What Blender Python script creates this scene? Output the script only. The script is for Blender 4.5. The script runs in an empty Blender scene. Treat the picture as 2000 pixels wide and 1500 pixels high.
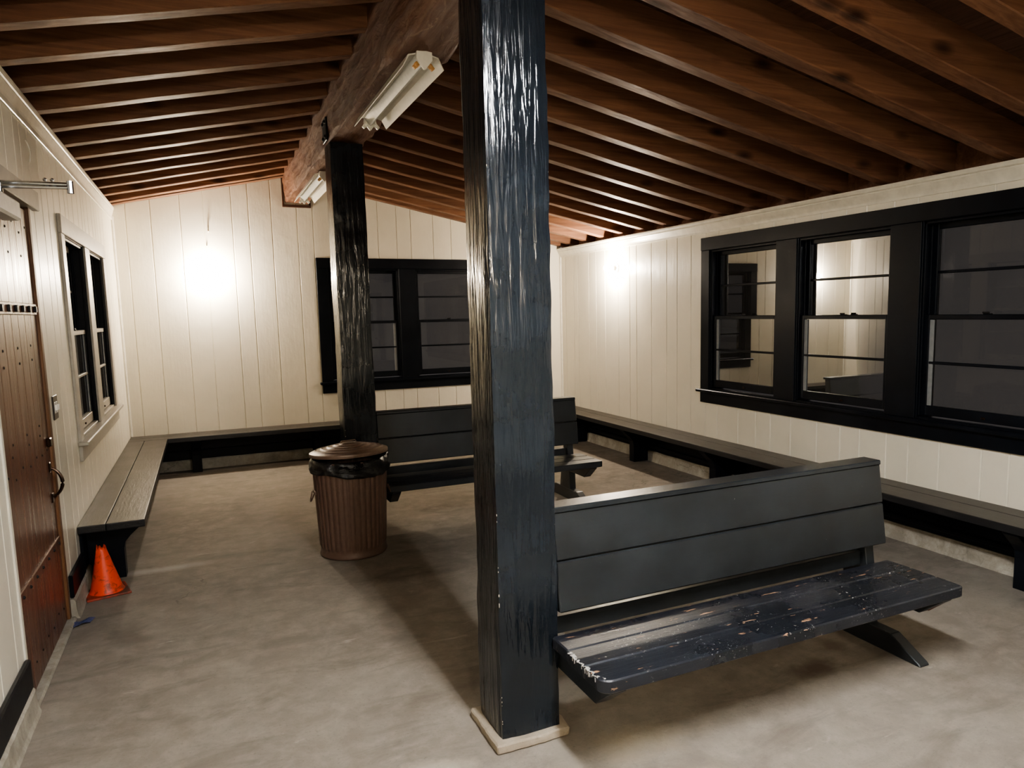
import bpy, bmesh, math, random
from mathutils import Vector, Matrix, noise
random.seed(7)
COL = bpy.context.scene.collection
PI = math.pi
# ---------------------------------------------------------------- room sizes (metres)
XL, XR, YB, YF = -0.75, 4.24, 8.53, -1.6
SEAT = 0.398
BX0, BX1 = 0.889, 1.15            # ridge beam
BZ0, BZ1 = 2.809, 3.30
def roof(x):                      # underside of the rafters
    return 3.092-.225*(BX0-x) if x < BX0 else (2.425+.202*(4.209-x) if x > 1.127 else 3.05)

# ---------------------------------------------------------------- materials
def new_mat(name):
    m = bpy.data.materials.new(name); m.use_nodes = True
    nt = m.node_tree; nt.nodes.clear()
    out = nt.nodes.new('ShaderNodeOutputMaterial')
    b = nt.nodes.new('ShaderNodeBsdfPrincipled')
    nt.links.new(b.outputs[0], out.inputs[0])
    return m, nt, b
def N(nt, t, **kw):
    n = nt.nodes.new(t)
    for k, v in kw.items():
        if hasattr(n, k) and not k[0].isupper(): setattr(n, k, v)
        else: n.inputs[k.replace('_', ' ')].default_value = v
    return n
def coords(nt, scale=(1,1,1), rand=False, src='Object'):
    tc = nt.nodes.new('ShaderNodeTexCoord'); mp = nt.nodes.new('ShaderNodeMapping')
    mp.inputs['Scale'].default_value = scale
    nt.links.new(tc.outputs[src], mp.inputs[0])
    if rand:
        oi = nt.nodes.new('ShaderNodeObjectInfo'); m = N(nt, 'ShaderNodeMath', operation='MULTIPLY'); m.inputs[1].default_value = 37.0
        nt.links.new(oi.outputs['Random'], m.inputs[0]); nt.links.new(m.outputs[0], mp.inputs['Location'])
    return mp.outputs[0]
def ramp(nt, fac, stops):
    r = nt.nodes.new('ShaderNodeValToRGB'); e = r.color_ramp.elements
    while len(e) < len(stops): e.new(.5)
    for i, (p, c) in enumerate(stops):
        e[i].position = p; e[i].color = (c[0], c[1], c[2], 1) if isinstance(c, (tuple, list)) else (c, c, c, 1)
    nt.links.new(fac, r.inputs[0]); return r.outputs[0]
def mix(nt, fac, a, b, mode='MIX'):
    m = nt.nodes.new('ShaderNodeMix'); m.data_type = 'RGBA'; m.blend_type = mode
    for i, s in ((0, fac), (6, a), (7, b)):
        if isinstance(s, (int, float)): m.inputs[i].default_value = s
        elif isinstance(s, (tuple, list)): m.inputs[i].default_value = (s[0], s[1], s[2], 1)
        else: nt.links.new(s, m.inputs[i])
    return m.outputs[2]
def noise_n(nt, vec, scale, detail=6, rough=.6, dist=0):
    n = nt.nodes.new('ShaderNodeTexNoise'); n.inputs['Scale'].default_value = scale
    n.inputs['Detail'].default_value = detail; n.inputs['Roughness'].default_value = rough; n.inputs['Distortion'].default_value = dist
    nt.links.new(vec, n.inputs['Vector']); return n.outputs['Fac']
def bump(nt, b, h, strength, dist=.01, prev=None):
    u = nt.nodes.new('ShaderNodeBump'); u.inputs['Strength'].default_value = strength; u.inputs['Distance'].default_value = dist
    nt.links.new(h, u.inputs['Height'])
    if prev: nt.links.new(prev, u.inputs['Normal'])
    nt.links.new(u.outputs[0], b.inputs['Normal']); return u.outputs[0]

def plain(name, col, rough=.5, metal=0., bumpy=0, bscale=40, spec=.5):
    m, nt, b = new_mat(name)
    v = coords(nt); n = noise_n(nt, v, bscale)
    c = mix(nt, ramp(nt, n, [(.3, 0.), (.7, 1.)]), [k*.88 for k in col], [min(1, k*1.08) for k in col])
    nt.links.new(c, b.inputs['Base Color'])
    b.inputs['Roughness'].default_value = rough; b.inputs['Metallic'].default_value = metal
    b.inputs['Specular IOR Level'].default_value = spec
    if bumpy: bump(nt, b, n, bumpy)
    return m
def grain_scale(axis, along=.6, across=14):
    s = [across]*3; s['xyz'.index(axis)] = along; return tuple(s)
def wood(name, axis, dark, light, rough=.55, knots=True, worn=None, bmp=.35, spec=.4):
    m, nt, b = new_mat(name)
    v = coords(nt, grain_scale(axis), True)
    g = noise_n(nt, v, 2.2, 8, .65, .6)
    v2 = coords(nt, grain_scale(axis, .35, 2.0), True)
    big = noise_n(nt, v2, 1.6, 3, .5, .3)
    c = mix(nt, ramp(nt, g, [(.28, 0.), (.72, 1.)]), dark, light)
    c = mix(nt, ramp(nt, big, [(.3, .0), (.7, .55)]), c, [k*.62 for k in dark], 'MIX')
    if knots:
        v3 = coords(nt, grain_scale(axis, 2.1, 5.0), True)
        w = nt.nodes.new('ShaderNodeTexVoronoi'); w.inputs['Scale'].default_value = 1.0; nt.links.new(v3, w.inputs['Vector'])
        k = ramp(nt, w.outputs['Distance'], [(.04, 1.), (.13, .55), (.2, 0.)])
        c = mix(nt, k, c, [q*.3 for q in dark])
    nt.links.new(c, b.inputs['Base Color'])
    b.inputs['Specular IOR Level'].default_value = spec
    rr = ramp(nt, g, [(.3, rough+.12), (.7, rough-.08)]); nt.links.new(rr, b.inputs['Roughness'])
    bump(nt, b, g, bmp, .006)
    return m
def black_paint(name, axis, col=(.014, .0155, .018), rough=.3, rugged=.3, chips=0., chipcol=(.5, .46, .4), upper=None, bare=0., fleck=.0):
    m, nt, b = new_mat(name)
    v = coords(nt, grain_scale(axis, 1.4, 16), True)
    g = noise_n(nt, v, 2.4, 9 if rugged < 1 else 3, .7 if rugged < 1 else .5, .4)
    vo = coords(nt)
    f = noise_n(nt, vo, 130, 3, .6)
    lo = noise_n(nt, vo, 3, 4, .6)
    c = mix(nt, ramp(nt, lo, [(.35, 0.), (.7, 1.)]), [k*.8 for k in col], [k*1.5 for k in col])
    if chips > 0:
        a = noise_n(nt, vo, 55, 4, .75); z = noise_n(nt, vo, 4.5, 3, .6)
        t = .735-.09*chips
        f1 = ramp(nt, a, [(t, 0.), (t+.015, 1.)]); f2 = ramp(nt, z, [(.5, 0.), (.62, 1.)])
        mm = N(nt, 'ShaderNodeMath', operation='MULTIPLY'); nt.links.new(f1, mm.inputs[0]); nt.links.new(f2, mm.inputs[1])
        c = mix(nt, mm.outputs[0], c, chipcol)
    if fleck > 0:
        a = noise_n(nt, vo, 95, 5, .8); z = noise_n(nt, coords(nt, grain_scale(axis, 1.0, 2.2)), 3.2, 4, .65)
        f1 = ramp(nt, a, [(.655-.04*fleck, 0.), (.675-.04*fleck, 1.)]); f2 = ramp(nt, z, [(.46, 0.), (.60, 1.)])
        mm = N(nt, 'ShaderNodeMath', operation='MULTIPLY'); nt.links.new(f1, mm.inputs[0]); nt.links.new(f2, mm.inputs[1])
        c = mix(nt, mm.outputs[0], c, (.42, .41, .40))
        sm = noise_n(nt, coords(nt, grain_scale(axis, 5, 11)), 2.4, 8, .75, 1.2)
        c = mix(nt, ramp(nt, sm, [(.60, 0.), (.72, .35)]), c, (.20, .19, .185))
    if bare > 0:                                    # bare wood showing through long worn scrapes
        vb = coords(nt, grain_scale(axis, 8, 34)); a = noise_n(nt, vb, 1.1, 4, .6)
        f1 = ramp(nt, a, [(.70-.05*bare, 0.), (.715-.05*bare, 1.)]); c = mix(nt, f1, c, (.38, .22, .13))
    nt.links.new(c, b.inputs['Base Color'])
    b.inputs['Specular IOR Level'].default_value = .5
    nt.links.new(ramp(nt, lo, [(.3, rough-.04), (.75, rough+.1)]), b.inputs['Roughness'])
    p = bump(nt, b, g, rugged, .008)
    if rugged > 1:
        q = noise_n(nt, coords(nt, grain_scale(axis, 30, 66), True), 1.7, 1.2, .5, .8)
        p = bump(nt, b, q, 1.0, .005, p)
    bump(nt, b, f, (.12 if rugged < 1 else .06), .002, p)
    return m
def cream_paint(name, axis='z', col=(.70, .655, .535)):
    m, nt, b = new_mat(name)
    vo = coords(nt); n = noise_n(nt, vo, 2.3, 4, .6)
    c = mix(nt, ramp(nt, n, [(.3, 0.), (.7, 1.)]), [k*.95 for k in col], [k*1.04 for k in col])
    sp = noise_n(nt, vo, 38, 4, .7)
    c = mix(nt, ramp(nt, sp, [(.74, 0.), (.76, .6)]), c, [k*.6 for k in col])
    nt.links.new(c, b.inputs['Base Color'])
    b.inputs['Roughness'].default_value = .34; b.inputs['Specular IOR Level'].default_value = .5
    v = coords(nt, grain_scale('z', 1.2, 12)); g = noise_n(nt, v, 3, 7, .65, .3)
    p = bump(nt, b, g, .22, .006); bl = noise_n(nt, vo, 9, 3, .5); bump(nt, b, bl, .25, .01, p)
    return m
def concrete(name, c0, c1, c2, rough=.75):
    m, nt, b = new_mat(name)
    vo = coords(nt)
    a = noise_n(nt, vo, .9, 7, .62, .5); f = noise_n(nt, vo, 7, 8, .72, .2); g = noise_n(nt, vo, 70, 4, .7)
    vs = coords(nt, (.9, 2.6, 1)); s = noise_n(nt, vs, 2.0, 8, .66, 1.0)
    c = mix(nt, ramp(nt, a, [(.36, 0.), (.64, 1.)]), c0, c1)
    c = mix(nt, ramp(nt, f, [(.42, 0.), (.68, .6)]), c, c2)
    c = mix(nt, ramp(nt, s, [(.30, .6), (.48, 0.)]), c, [k*.72 for k in c0])
    c = mix(nt, ramp(nt, g, [(.28, .5), (.42, 0.)]), c, [k*.6 for k in c0])
    pale = noise_n(nt, coords(nt, (.7, 2.2, 1)), 3.6, 8, .7, .6)
    c = mix(nt, ramp(nt, pale, [(.64, 0.), (.74, .55)]), c, (.50, .47, .41))
    # thin wandering cracks
    w = nt.nodes.new('ShaderNodeTexVoronoi'); w.feature = 'DISTANCE_TO_EDGE'; w.inputs['Scale'].default_value = .55
    av = nt.nodes.new('ShaderNodeVectorMath'); av.operation = 'ADD'
    nc = nt.nodes.new('ShaderNodeTexNoise'); nc.inputs['Scale'].default_value = 5.; nc.inputs['Detail'].default_value = 6; nt.links.new(vo, nc.inputs['Vector'])
    sc = nt.nodes.new('ShaderNodeVectorMath'); sc.operation = 'SCALE'; sc.inputs['Scale'].default_value = .45; nt.links.new(nc.outputs['Color'], sc.inputs[0])
    nt.links.new(vo, av.inputs[0]); nt.links.new(sc.outputs[0], av.inputs[1]); nt.links.new(av.outputs[0], w.inputs['Vector'])
    gate = ramp(nt, noise_n(nt, vo, .8, 2, .5), [(.54, 0.), (.6, 1.)])
    ck = ramp(nt, w.outputs['Distance'], [(.0, .55), (.004, 0.)])
    mm = N(nt, 'ShaderNodeMath', operation='MULTIPLY'); nt.links.new(gate, mm.inputs[0]); nt.links.new(ck, mm.inputs[1])
    c = mix(nt, mm.outputs[0], c, [k*.35 for k in c0])
    nt.links.new(c, b.inputs['Base Color']); b.inputs['Roughness'].default_value = rough
    b.inputs['Specular IOR Level'].default_value = .145
    p = bump(nt, b, g, .25, .004); bump(nt, b, f, .3, .01, p)
    return m, nt, b, c
def emit(name, col, strength):
    m = bpy.data.materials.new(name); m.use_nodes = True; nt = m.node_tree; nt.nodes.clear()
    o = nt.nodes.new('ShaderNodeOutputMaterial'); e = nt.nodes.new('ShaderNodeEmission')
    e.inputs[0].default_value = (*col, 1); e.inputs[1].default_value = strength; nt.links.new(e.outputs[0], o.inputs[0]); return m
def glass(name, tint=(1, 1, 1)):
    m = bpy.data.materials.new(name); m.use_nodes = True; nt = m.node_tree; nt.nodes.clear()
    o = nt.nodes.new('ShaderNodeOutputMaterial'); t = nt.nodes.new('ShaderNodeBsdfTransparent'); g = nt.nodes.new('ShaderNodeBsdfGlossy')
    g.inputs['Roughness'].default_value = .015; g.inputs['Color'].default_value = (.40, .41, .43, 1)
    t.inputs[0].default_value = (.12, .122, .125, 1)
    f = nt.nodes.new('ShaderNodeFresnel'); f.inputs['IOR'].default_value = 1.5
    vo = coords(nt); n = noise_n(nt, vo, 2.2, 2, .5); bu = nt.nodes.new('ShaderNodeBump'); bu.inputs['Strength'].default_value = .004; bu.inputs['Distance'].default_value = .05
    pass
    # diffuse film that puts the grey haze into the panes
    d = nt.nodes.new('ShaderNodeBsdfDiffuse'); d.inputs[0].default_value = (.5, .47, .42, 1)
    sp = noise_n(nt, vo, 30, 5, .75); fd = ramp(nt, sp, [(.3, .03), (.7, .05), (.9, .07)])
    mx = nt.nodes.new('ShaderNodeMixShader'); nt.links.new(f.outputs[0], mx.inputs[0]); nt.links.new(t.outputs[0], mx.inputs[1]); nt.links.new(g.outputs[0], mx.inputs[2])
    m2 = nt.nodes.new('ShaderNodeMixShader'); nt.links.new(fd, m2.inputs[0]); nt.links.new(mx.outputs[0], m2.inputs[1]); nt.links.new(d.outputs[0], m2.inputs[2])
    nt.links.new(m2.outputs[0], o.inputs[0]); return m

M = {}
M['cream'] = cream_paint('cream_paint')
M['cream_trim'] = plain('cream_trim_paint', (.70, .66, .55), .3, bumpy=.1, bscale=14)
M['grey_trim'] = plain('weathered_cream_paint', (.36, .33, .275), .4, bumpy=.15, bscale=18)
M['rafter'] = wood('stained_rafter_wood', 'x', (.115, .052, .032), (.29, .150, .085), .5, spec=.18)
M['deck'] = wood('roof_board_wood', 'y', (.05, .022, .012), (.11, .05, .028), .65, knots=False)
M['beam'] = wood('rough_beam_wood', 'y', (.15, .055, .028), (.36, .175, .095), .6, knots=True, bmp=1.0)
def dark_sides(m):                      # the tops are worn by sitting, the edges keep their black paint
    nt = m.node_tree; b = [n for n in nt.nodes if n.type == 'BSDF_PRINCIPLED'][0]
    ge = nt.nodes.new('ShaderNodeNewGeometry'); sx = nt.nodes.new('ShaderNodeSeparateXYZ'); nt.links.new(ge.outputs['True Normal'], sx.inputs[0])
    base = b.inputs['Base Color'].links[0].from_socket
    nt.links.new(mix(nt, ramp(nt, sx.outputs[2], [(.5, 0.), (.8, 1.)]), (.011, .0115, .013), base), b.inputs['Base Color'])
def beam_marks(m):
    nt = m.node_tree; b = [n for n in nt.nodes if n.type == 'BSDF_PRINCIPLED'][0]
    prev = b.inputs['Normal'].links[0].from_socket
    v = coords(nt, (3, 1.1, 5)); w = nt.nodes.new('ShaderNodeTexVoronoi'); w.inputs['Scale'].default_value = 2.2; w.inputs['Randomness'].default_value = .9; nt.links.new(v, w.inputs['Vector'])
    n = noise_n(nt, coords(nt, (7, 2.5, 7)), 2.0, 8, .75, 1.5)
    p = bump(nt, b, w.outputs['Distance'], .9, .06, prev); bump(nt, b, n, 1., .035, p)
    base = b.inputs['Base Color'].links[0].from_socket
    c = mix(nt, ramp(nt, n, [(.56, 0.), (.68, .7)]), base, (.42, .25, .155)); c = mix(nt, ramp(nt, n, [(.28, .8), (.40, 0.)]), c, (.05, .02, .012))
    nt.links.new(c, b.inputs['Base Color'])
beam_marks(M['beam'])
M['post'] = black_paint('rough_black_post_paint', 'z', (.009, .012, .016), .13, 1.0, chips=.0)
M['bench'] = black_paint('smooth_black_bench_paint', 'x', (.0145, .0172, .0200), .34, .10, chips=.1)
M['seat_worn'] = black_paint('worn_black_seat_paint', 'x', (.012, .014, .019), .27, .35, chips=1., bare=.8, fleck=1.)
M['ledge_x'] = black_paint('scuffed_dark_bench_paint_across', 'x', (.036, .031, .027), .38, .35, chips=.3, chipcol=(.3, .25, .2))
M['ledge_y'] = black_paint('scuffed_dark_bench_paint_along', 'y', (.036, .031, .027), .38, .35, chips=.3, chipcol=(.3, .25, .2))
M['black'] = black_paint('deep_black_trim_paint', 'y', (.0045, .0058, .0085), .36, .10, chips=.0)
M['black'].node_tree.nodes['Principled BSDF'].inputs['Specular IOR Level'].default_value = .14
dark_sides(M['ledge_x']); dark_sides(M['ledge_y'])
M['chip'] = plain('bare_chipped_edge', (.55, .47, .36), .8, bumpy=.4)
M['wax'] = plain('pale_crusted_scuff', (.42, .40, .37), .8, bumpy=.6, bscale=90)
M['redwood'] = plain('red_brown_bare_wood', (.13, .035, .02), .6, bumpy=.3)
floor_m, fnt, fb, fc = concrete('floor_concrete', (.172, .148, .120), (.232, .205, .170), (.30, .272, .23))
M['floor'] = floor_m
M['curb'] = concrete('stained_curb_concrete', (.20, .18, .145), (.34, .31, .255), (.50, .47, .40))[0]
M['footing'] = concrete('pale_footing_concrete', (.24, .20, .15), (.32, .27, .21), (.40, .35, .28))[0]
M['door'] = wood('varnished_door_wood', 'z', (.080, .030, .018), (.135, .055, .033), .30, knots=False, bmp=.15, spec=.5)
M['door_edge'] = wood('raw_jamb_wood', 'z', (.10, .045, .02), (.22, .11, .05), .5, knots=False)
M['iron'] = plain('black_iron', (.012, .012, .013), .45, .6)
M['bronze'] = plain('dark_bronze', (.05, .03, .02), .3, .9)
M['steel'] = plain('bright_steel', (.62, .62, .60), .22, 1.)
M['closer'] = plain('grey_enamel', (.42, .42, .40), .35, .2)
M['plate'] = plain('dark_switch_plate', (.03, .022, .018), .35)
M['ivory'] = plain('ivory_plastic', (.75, .72, .64), .35)
M['fixture'] = plain('yellowed_white_enamel', (.74, .71, .62), .35, bumpy=.03, bscale=8)
M['reflector'] = plain('grey_reflector_enamel', (.52, .53, .50), .3)
M['socket'] = plain('amber_tube_holder', (.50, .27, .10), .45)
M['bin'] = plain('brown_bin_paint', (.125, .078, .058), .38, .1, bumpy=.15, bscale=30)
M['bag'] = plain('black_bag_plastic', (.008, .008, .009), .27, bumpy=.7, bscale=34)
M['lid'] = plain('brown_lid_paint', (.17, .115, .085), .4, .1, bumpy=.2, bscale=40)
M['porcelain'] = plain('white_porcelain', (.8, .78, .72), .2)
M['glass'] = glass('window_glass')
M['bulb'] = emit('warm_bulb_glow', (1, .87, .72), 350)
M['tube'] = emit('cool_tube_glow', (.96, .97, 1.), 122)
M['blue'] = plain('blue_plastic_film', (.06, .09, .19), .3)
M['white_door'] = plain('pale_green_white_paint', (.62, .66, .54), .4)
M['outside'] = plain('night_ground', (.03, .03, .03), .9)
M['stop'] = plain('dimmed_white_stop_paint', (.20, .205, .20), .6, bumpy=.3)  # grey stands in for white paint dimmed behind the night glass
m, nt, b = new_mat('orange_cone_rubber')
vo = coords(nt); n1 = noise_n(nt, vo, 16, 6, .7, .6); n2 = noise_n(nt, vo, 45, 4, .7)
c = mix(nt, ramp(nt, n1, [(.52, 0.), (.60, .8)]), (.78, .070, .018), (.16, .035, .02))
c = mix(nt, ramp(nt, n2, [(.62, 0.), (.7, .5)]), c, (.9, .3, .15)); nt.links.new(c, b.inputs['Base Color']); b.inputs['Roughness'].default_value = .45
M['cone'] = m
m, nt, b = new_mat('dirty_cone_base_rubber')
vo = coords(nt); n1 = noise_n(nt, vo, 14, 6, .7)
c = mix(nt, ramp(nt, n1, [(.4, 0.), (.6, 1.)]), (.36, .05, .02), (.10, .05, .035)); nt.links.new(c, b.inputs['Base Color']); b.inputs['Roughness'].default_value = .6
M['cone_base'] = m
# soft darker or paler floor patches, with the stained spots below the near bench
def floor_patch(cx, cy, rx, ry, col, k):
    global fc
    nt = fnt
    vo = coords(nt); s = nt.nodes.new('ShaderNodeVectorMath'); s.operation = 'SUBTRACT'; s.inputs[1].default_value = (cx, cy, 0)
    nt.links.new(vo, s.inputs[0])
    m_ = nt.nodes.new('ShaderNodeVectorMath'); m_.operation = 'MULTIPLY'; m_.inputs[1].default_value = (1/rx, 1/ry, 0); nt.links.new(s.outputs[0], m_.inputs[0])
    l = nt.nodes.new('ShaderNodeVectorMath'); l.operation = 'LENGTH'; nt.links.new(m_.outputs[0], l.inputs[0])
    n = noise_n(nt, vo, 7, 5, .65); ad = N(nt, 'ShaderNodeMath', operation='MULTIPLY_ADD'); ad.inputs[1].default_value = 1.6; nt.links.new(n, ad.inputs[0]); nt.links.new(l.outputs['Value'], ad.inputs[2])
    fac = ramp(nt, ad.outputs[0], [(.0, k), (1., 0.)])
    r = fac.node.color_ramp
    mr = nt.nodes.new('ShaderNodeMapRange'); mr.inputs[1].default_value = 1.1; mr.inputs[2].default_value = 1.9; mr.inputs[3].default_value = k; mr.inputs[4].default_value = 0
    nt.links.new(ad.outputs[0], mr.inputs[0])
    fc = mix(nt, mr.outputs[0], fc, col)
floor_patch(2.36, 2.27, .16, .09, (.10, .072, .055), .85)
floor_patch(2.60, 2.40, .07, .10, (.12, .09, .07), .7)
floor_patch(.55, 2.30, .22, .12, (.50, .46, .38), .6)
floor_patch(1.36, 2.16, .2, .12, (.46, .40, .30), .4)
floor_patch(-.45, 4.1, .10, .22, (.10, .085, .07), .5)
floor_patch(-.35, 5.15, .30, .07, (.48, .45, .40), .5)
floor_patch(.95, 3.9, .12, .35, (.14, .115, .09), .5)
fnt.links.new(fc, fb.inputs['Base Color'])

# ---------------------------------------------------------------- mesh helpers
class MB:
    def __init__(s): s.bm = bmesh.new()
    def _face(s, vs):
        try: s.bm.faces.new(vs)
        except ValueError: pass
    def box(s, x0, x1, y0, y1, z0, z1, bev=0., mat=None, seg=1):
        b = bmesh.new(); bmesh.ops.create_cube(b, size=1)
        for v in b.verts: v.co = Vector(((x0+x1)/2+v.co.x*(x1-x0), (y0+y1)/2+v.co.y*(y1-y0), (z0+z1)/2+v.co.z*(z1-z0)))
        if bev: bmesh.ops.bevel(b, geom=b.edges[:], offset=bev, segments=seg, affect='EDGES', profile=.7)
        return s.add(b, mat)
    def add(s, b, mat=None):
        if mat is not None: b.transform(mat)
        me = bpy.data.meshes.new('tmp'); b.to_mesh(me); b.free(); s.bm.from_mesh(me); bpy.data.meshes.remove(me); return s
    def prism(s, pts, axis, a0, a1, bev=0., mat=None):
        """polygon pts in the two other axes (x: (y,z), y: (x,z), z: (x,y)) extruded along axis"""
        b = bmesh.new()
        def P(p, a): return {'x': (a, p[0], p[1]), 'y': (p[0], a, p[1]), 'z': (p[0], p[1], a)}[axis]
        A = [b.verts.new(P(p, a0)) for p in pts]; B = [b.verts.new(P(p, a1)) for p in pts]
        b.faces.new(A); b.faces.new(B[::-1])
        for i in range(len(pts)): b.faces.new((A[i], B[i], B[(i+1) % len(pts)], A[(i+1) % len(pts)]))
        bmesh.ops.recalc_face_normals(b, faces=b.faces[:])
        if bev: bmesh.ops.bevel(b, geom=b.edges[:], offset=bev, segments=1, affect='EDGES')
        return s.add(b, mat)
    def tube(s, pts, r, n=8, cap=True):
        rings = []; pts = [Vector(p) for p in pts]; up = Vector((0, 0, 1))
        for i, p in enumerate(pts):
            d = (pts[min(i+1, len(pts)-1)]-pts[max(i-1, 0)]).normalized()
            a = d.cross(up);
            if a.length < 1e-3: a = d.cross(Vector((1, 0, 0)))
            a.normalize(); c = a.cross(d)
            rr = r[i] if isinstance(r, (list, tuple)) else r
            rings.append([s.bm.verts.new(p+a*math.cos(2*PI*k/n)*rr+c*math.sin(2*PI*k/n)*rr) for k in range(n)])
        for i in range(len(rings)-1):
            for k in range(n): s._face((rings[i][k], rings[i][(k+1) % n], rings[i+1][(k+1) % n], rings[i+1][k]))
        if cap: s._face(rings[0][::-1]); s._face(rings[-1])
        return s
    def lathe(s, prof, n=48, c=(0, 0, 0), mod=None, axis='z', capb=True, capt=True):
        rings = []
        for j, (r, z) in enumerate(prof):
            ring = []
            for k in range(n):
                a = 2*PI*k/n; rr = r+(mod(a, r, z) if mod else 0)
                p = (rr*math.cos(a), rr*math.sin(a), z)
                if axis == 'y': p = (p[0], -z, p[1])
                if axis == 'x': p = (-z, p[0], p[1])
                ring.append(s.bm.verts.new((c[0]+p[0], c[1]+p[1], c[2]+p[2])))
            rings.append(ring)
        for i in range(len(rings)-1):
            for k in range(n): s._face((rings[i][k], rings[i][(k+1) % n], rings[i+1][(k+1) % n], rings[i+1][k]))
        if capb: s._face(rings[0][::-1])
        if capt: s._face(rings[-1])
        return s
    def ball(s, c, r, sc=(1, 1, 1), u=16, v=10):
        b = bmesh.new(); bmesh.ops.create_uvsphere(b, u_segments=u, v_segments=v, radius=r)
        for w in b.verts: w.co = Vector((c[0]+w.co.x*sc[0], c[1]+w.co.y*sc[1], c[2]+w.co.z*sc[2]))
        return s.add(b)
    def xf(s, m): s.bm.transform(m); return s
    def build(s, name, mat, parent=None, smooth=False, kind=None, label=None):
        if parent is not None: s.bm.transform(Matrix.Translation(-world_loc(parent)))
        bmesh.ops.recalc_face_normals(s.bm, faces=s.bm.faces[:])
        me = bpy.data.meshes.new(name); s.bm.to_mesh(me); s.bm.free()
        for p in me.polygons: p.use_smooth = bool(smooth)
        if smooth == 'angle': me.set_sharp_from_angle(angle=math.radians(32))
        o = bpy.data.objects.new(name, me); COL.objects.link(o)
        me.materials.append(M[mat] if isinstance(mat, str) else mat)
        if parent is not None: o.parent = parent
        if kind: o['kind'] = kind
        if label: o['label'] = label
        return o
def world_loc(o):
    l = o.location.copy()
    while o.parent: o = o.parent; l += o.location
    return l
def tag(o, label, cat, group=None, kind=None):
    o['label'] = label; o['category'] = cat
    if group: o['group'] = group
    if kind: o['kind'] = kind
    return o
def empty(name, loc, label, cat, group=None, kind=None):
    o = bpy.data.objects.new(name, None); COL.objects.link(o); o.location = loc; o.empty_display_size = .1
    return tag(o, label, cat, group, kind)
def copy_tree(o, parent=None):
    c = o.copy(); COL.objects.link(c); c.parent = parent
    for ch in [q for q in bpy.data.objects if q.parent == o]: copy_tree(ch, c)
    return c
ORD = ['first', 'second', 'third', 'fourth', 'fifth', 'sixth', 'seventh', 'eighth', 'ninth', 'tenth', 'eleventh', 'twelfth', 'thirteenth', 'fourteenth', 'fifteenth', 'sixteenth', 'seventeenth', 'eighteenth', 'nineteenth', 'twentieth', 'twenty-first', 'twenty-second', 'twenty-third', 'twenty-fourth', 'twenty-fifth', 'twenty-sixth']

# ---------------------------------------------------------------- floor, walls
f = MB()
f.box(XL-.3, XR+.3, YF-.3, YB+.3, -.12, 0)
tag(f.build('floor', 'floor'), 'worn grey-brown concrete floor with stains and hairline cracks', 'floor', kind='structure')

def seams(a, b, fixed=(), w=(.135, .185, .235, .2)):
    out = sorted(fixed); i = 0
    if not out: out = [a+.1]
    while out[0]-w[i % 4] > a: out.insert(0, out[0]-w[(i*3+1) % 4]); i += 1
    while out[-1]+w[i % 4] < b: out.append(out[-1]+w[(i*3+2) % 4]); i += 1
    out = [q for q in out if a+.03 < q < b-.03]
    return [a]+out+[b]
def board_wall(name, axis, plane, inward, ss, z0, ztop, openings, label):
    """axis: the direction the wall runs; plane: inner face; inward: +1/-1 along the normal; V-jointed vertical boards"""
    mb = MB(); T = .022; C = .0065
    def piece(a, b, ca, cb, zl, zh):
        if b-a < .004: return
        bmw = bmesh.new()
        prof = []
        prof += [(a, -T), (a, -C if ca else 0)]
        if ca: prof.append((a+C, 0))
        if cb: prof.append((b-C, 0))
        prof += [(b, -C if cb else 0), (b, -T)]
        bot, top = [], []
        for (q, d) in prof:
            n = plane+inward*d
            zt = zh(q) if callable(zh) else zh
            if axis == 'x': bot.append(bmw.verts.new((q, n, zl))); top.append(bmw.verts.new((q, n, zt)))
            else: bot.append(bmw.verts.new((n, q, zl))); top.append(bmw.verts.new((n, q, zt)))
        k = len(prof)
        for i in range(k): bmw.faces.new((bot[i], bot[(i+1) % k], top[(i+1) % k], top[i]))
        bmw.faces.new(bot[::-1]); bmw.faces.new(top)
        mb.add(bmw)
    for a, b in zip(ss[:-1], ss[1:]):
        cuts = [a, b]
        for (oa, ob, ol, oh) in openings:
            for q in (oa, ob):
                if a+.002 < q < b-.002: cuts.append(q)
        cuts.sort()
        for c0, c1 in zip(cuts[:-1], cuts[1:]):
            mid = (c0+c1)/2; ca = c0 == a; cb = c1 == b
            op = [o for o in openings if o[0] <= mid <= o[1]]
            if op:
                o = op[0]
                if o[2] > z0+.01: piece(c0, c1, ca, cb, z0, o[2])
                piece(c0, c1, ca, cb, o[3], ztop)
            else: piece(c0, c1, ca, cb, z0, ztop)
    return tag(mb.build(name, 'cream'), label, 'wall', kind='structure')

WT, WB, WSILL = 2.13, .87, .835       # window opening top and bottom, sill
def openings_of(a, n, w=.86, m=.22): return [(a+i*(w+m), a+i*(w+m)+w) for i in range(n)]
winL = [(5.41, 6.27), (6.50, 7.36)]
winB = [(1.305, 2.115), (2.31, 3.12)]
winR = [(2.41, 3.27), (3.505, 4.365), (4.59, 5.45)]
def rough(w): return (w[0][0]-.02, w[-1][1]+.02, WB-.03, WT+.02)
backs = [-.624, -.404, -.135, .088, .359, .523, .752, 1.014, 1.181, 1.893, 2.11, 2.278, 2.545, 2.767]
backs = [q for q in backs]; backs.insert(9, 1.37); backs.insert(10, 1.56); backs.insert(11, 1.73)
rights = [8.4, 8.179, 8.061, 7.777, 7.597, 7.387, 7.094, 6.85, 6.713, 6.426, 6.15, 5.969, 5.744, 5.516, 5.335, 5.046, 4.817, 4.638, 4.405, 4.127, 3.899, 3.72, 3.492, 3.316, 3.088, 2.806, 2.636]
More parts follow.
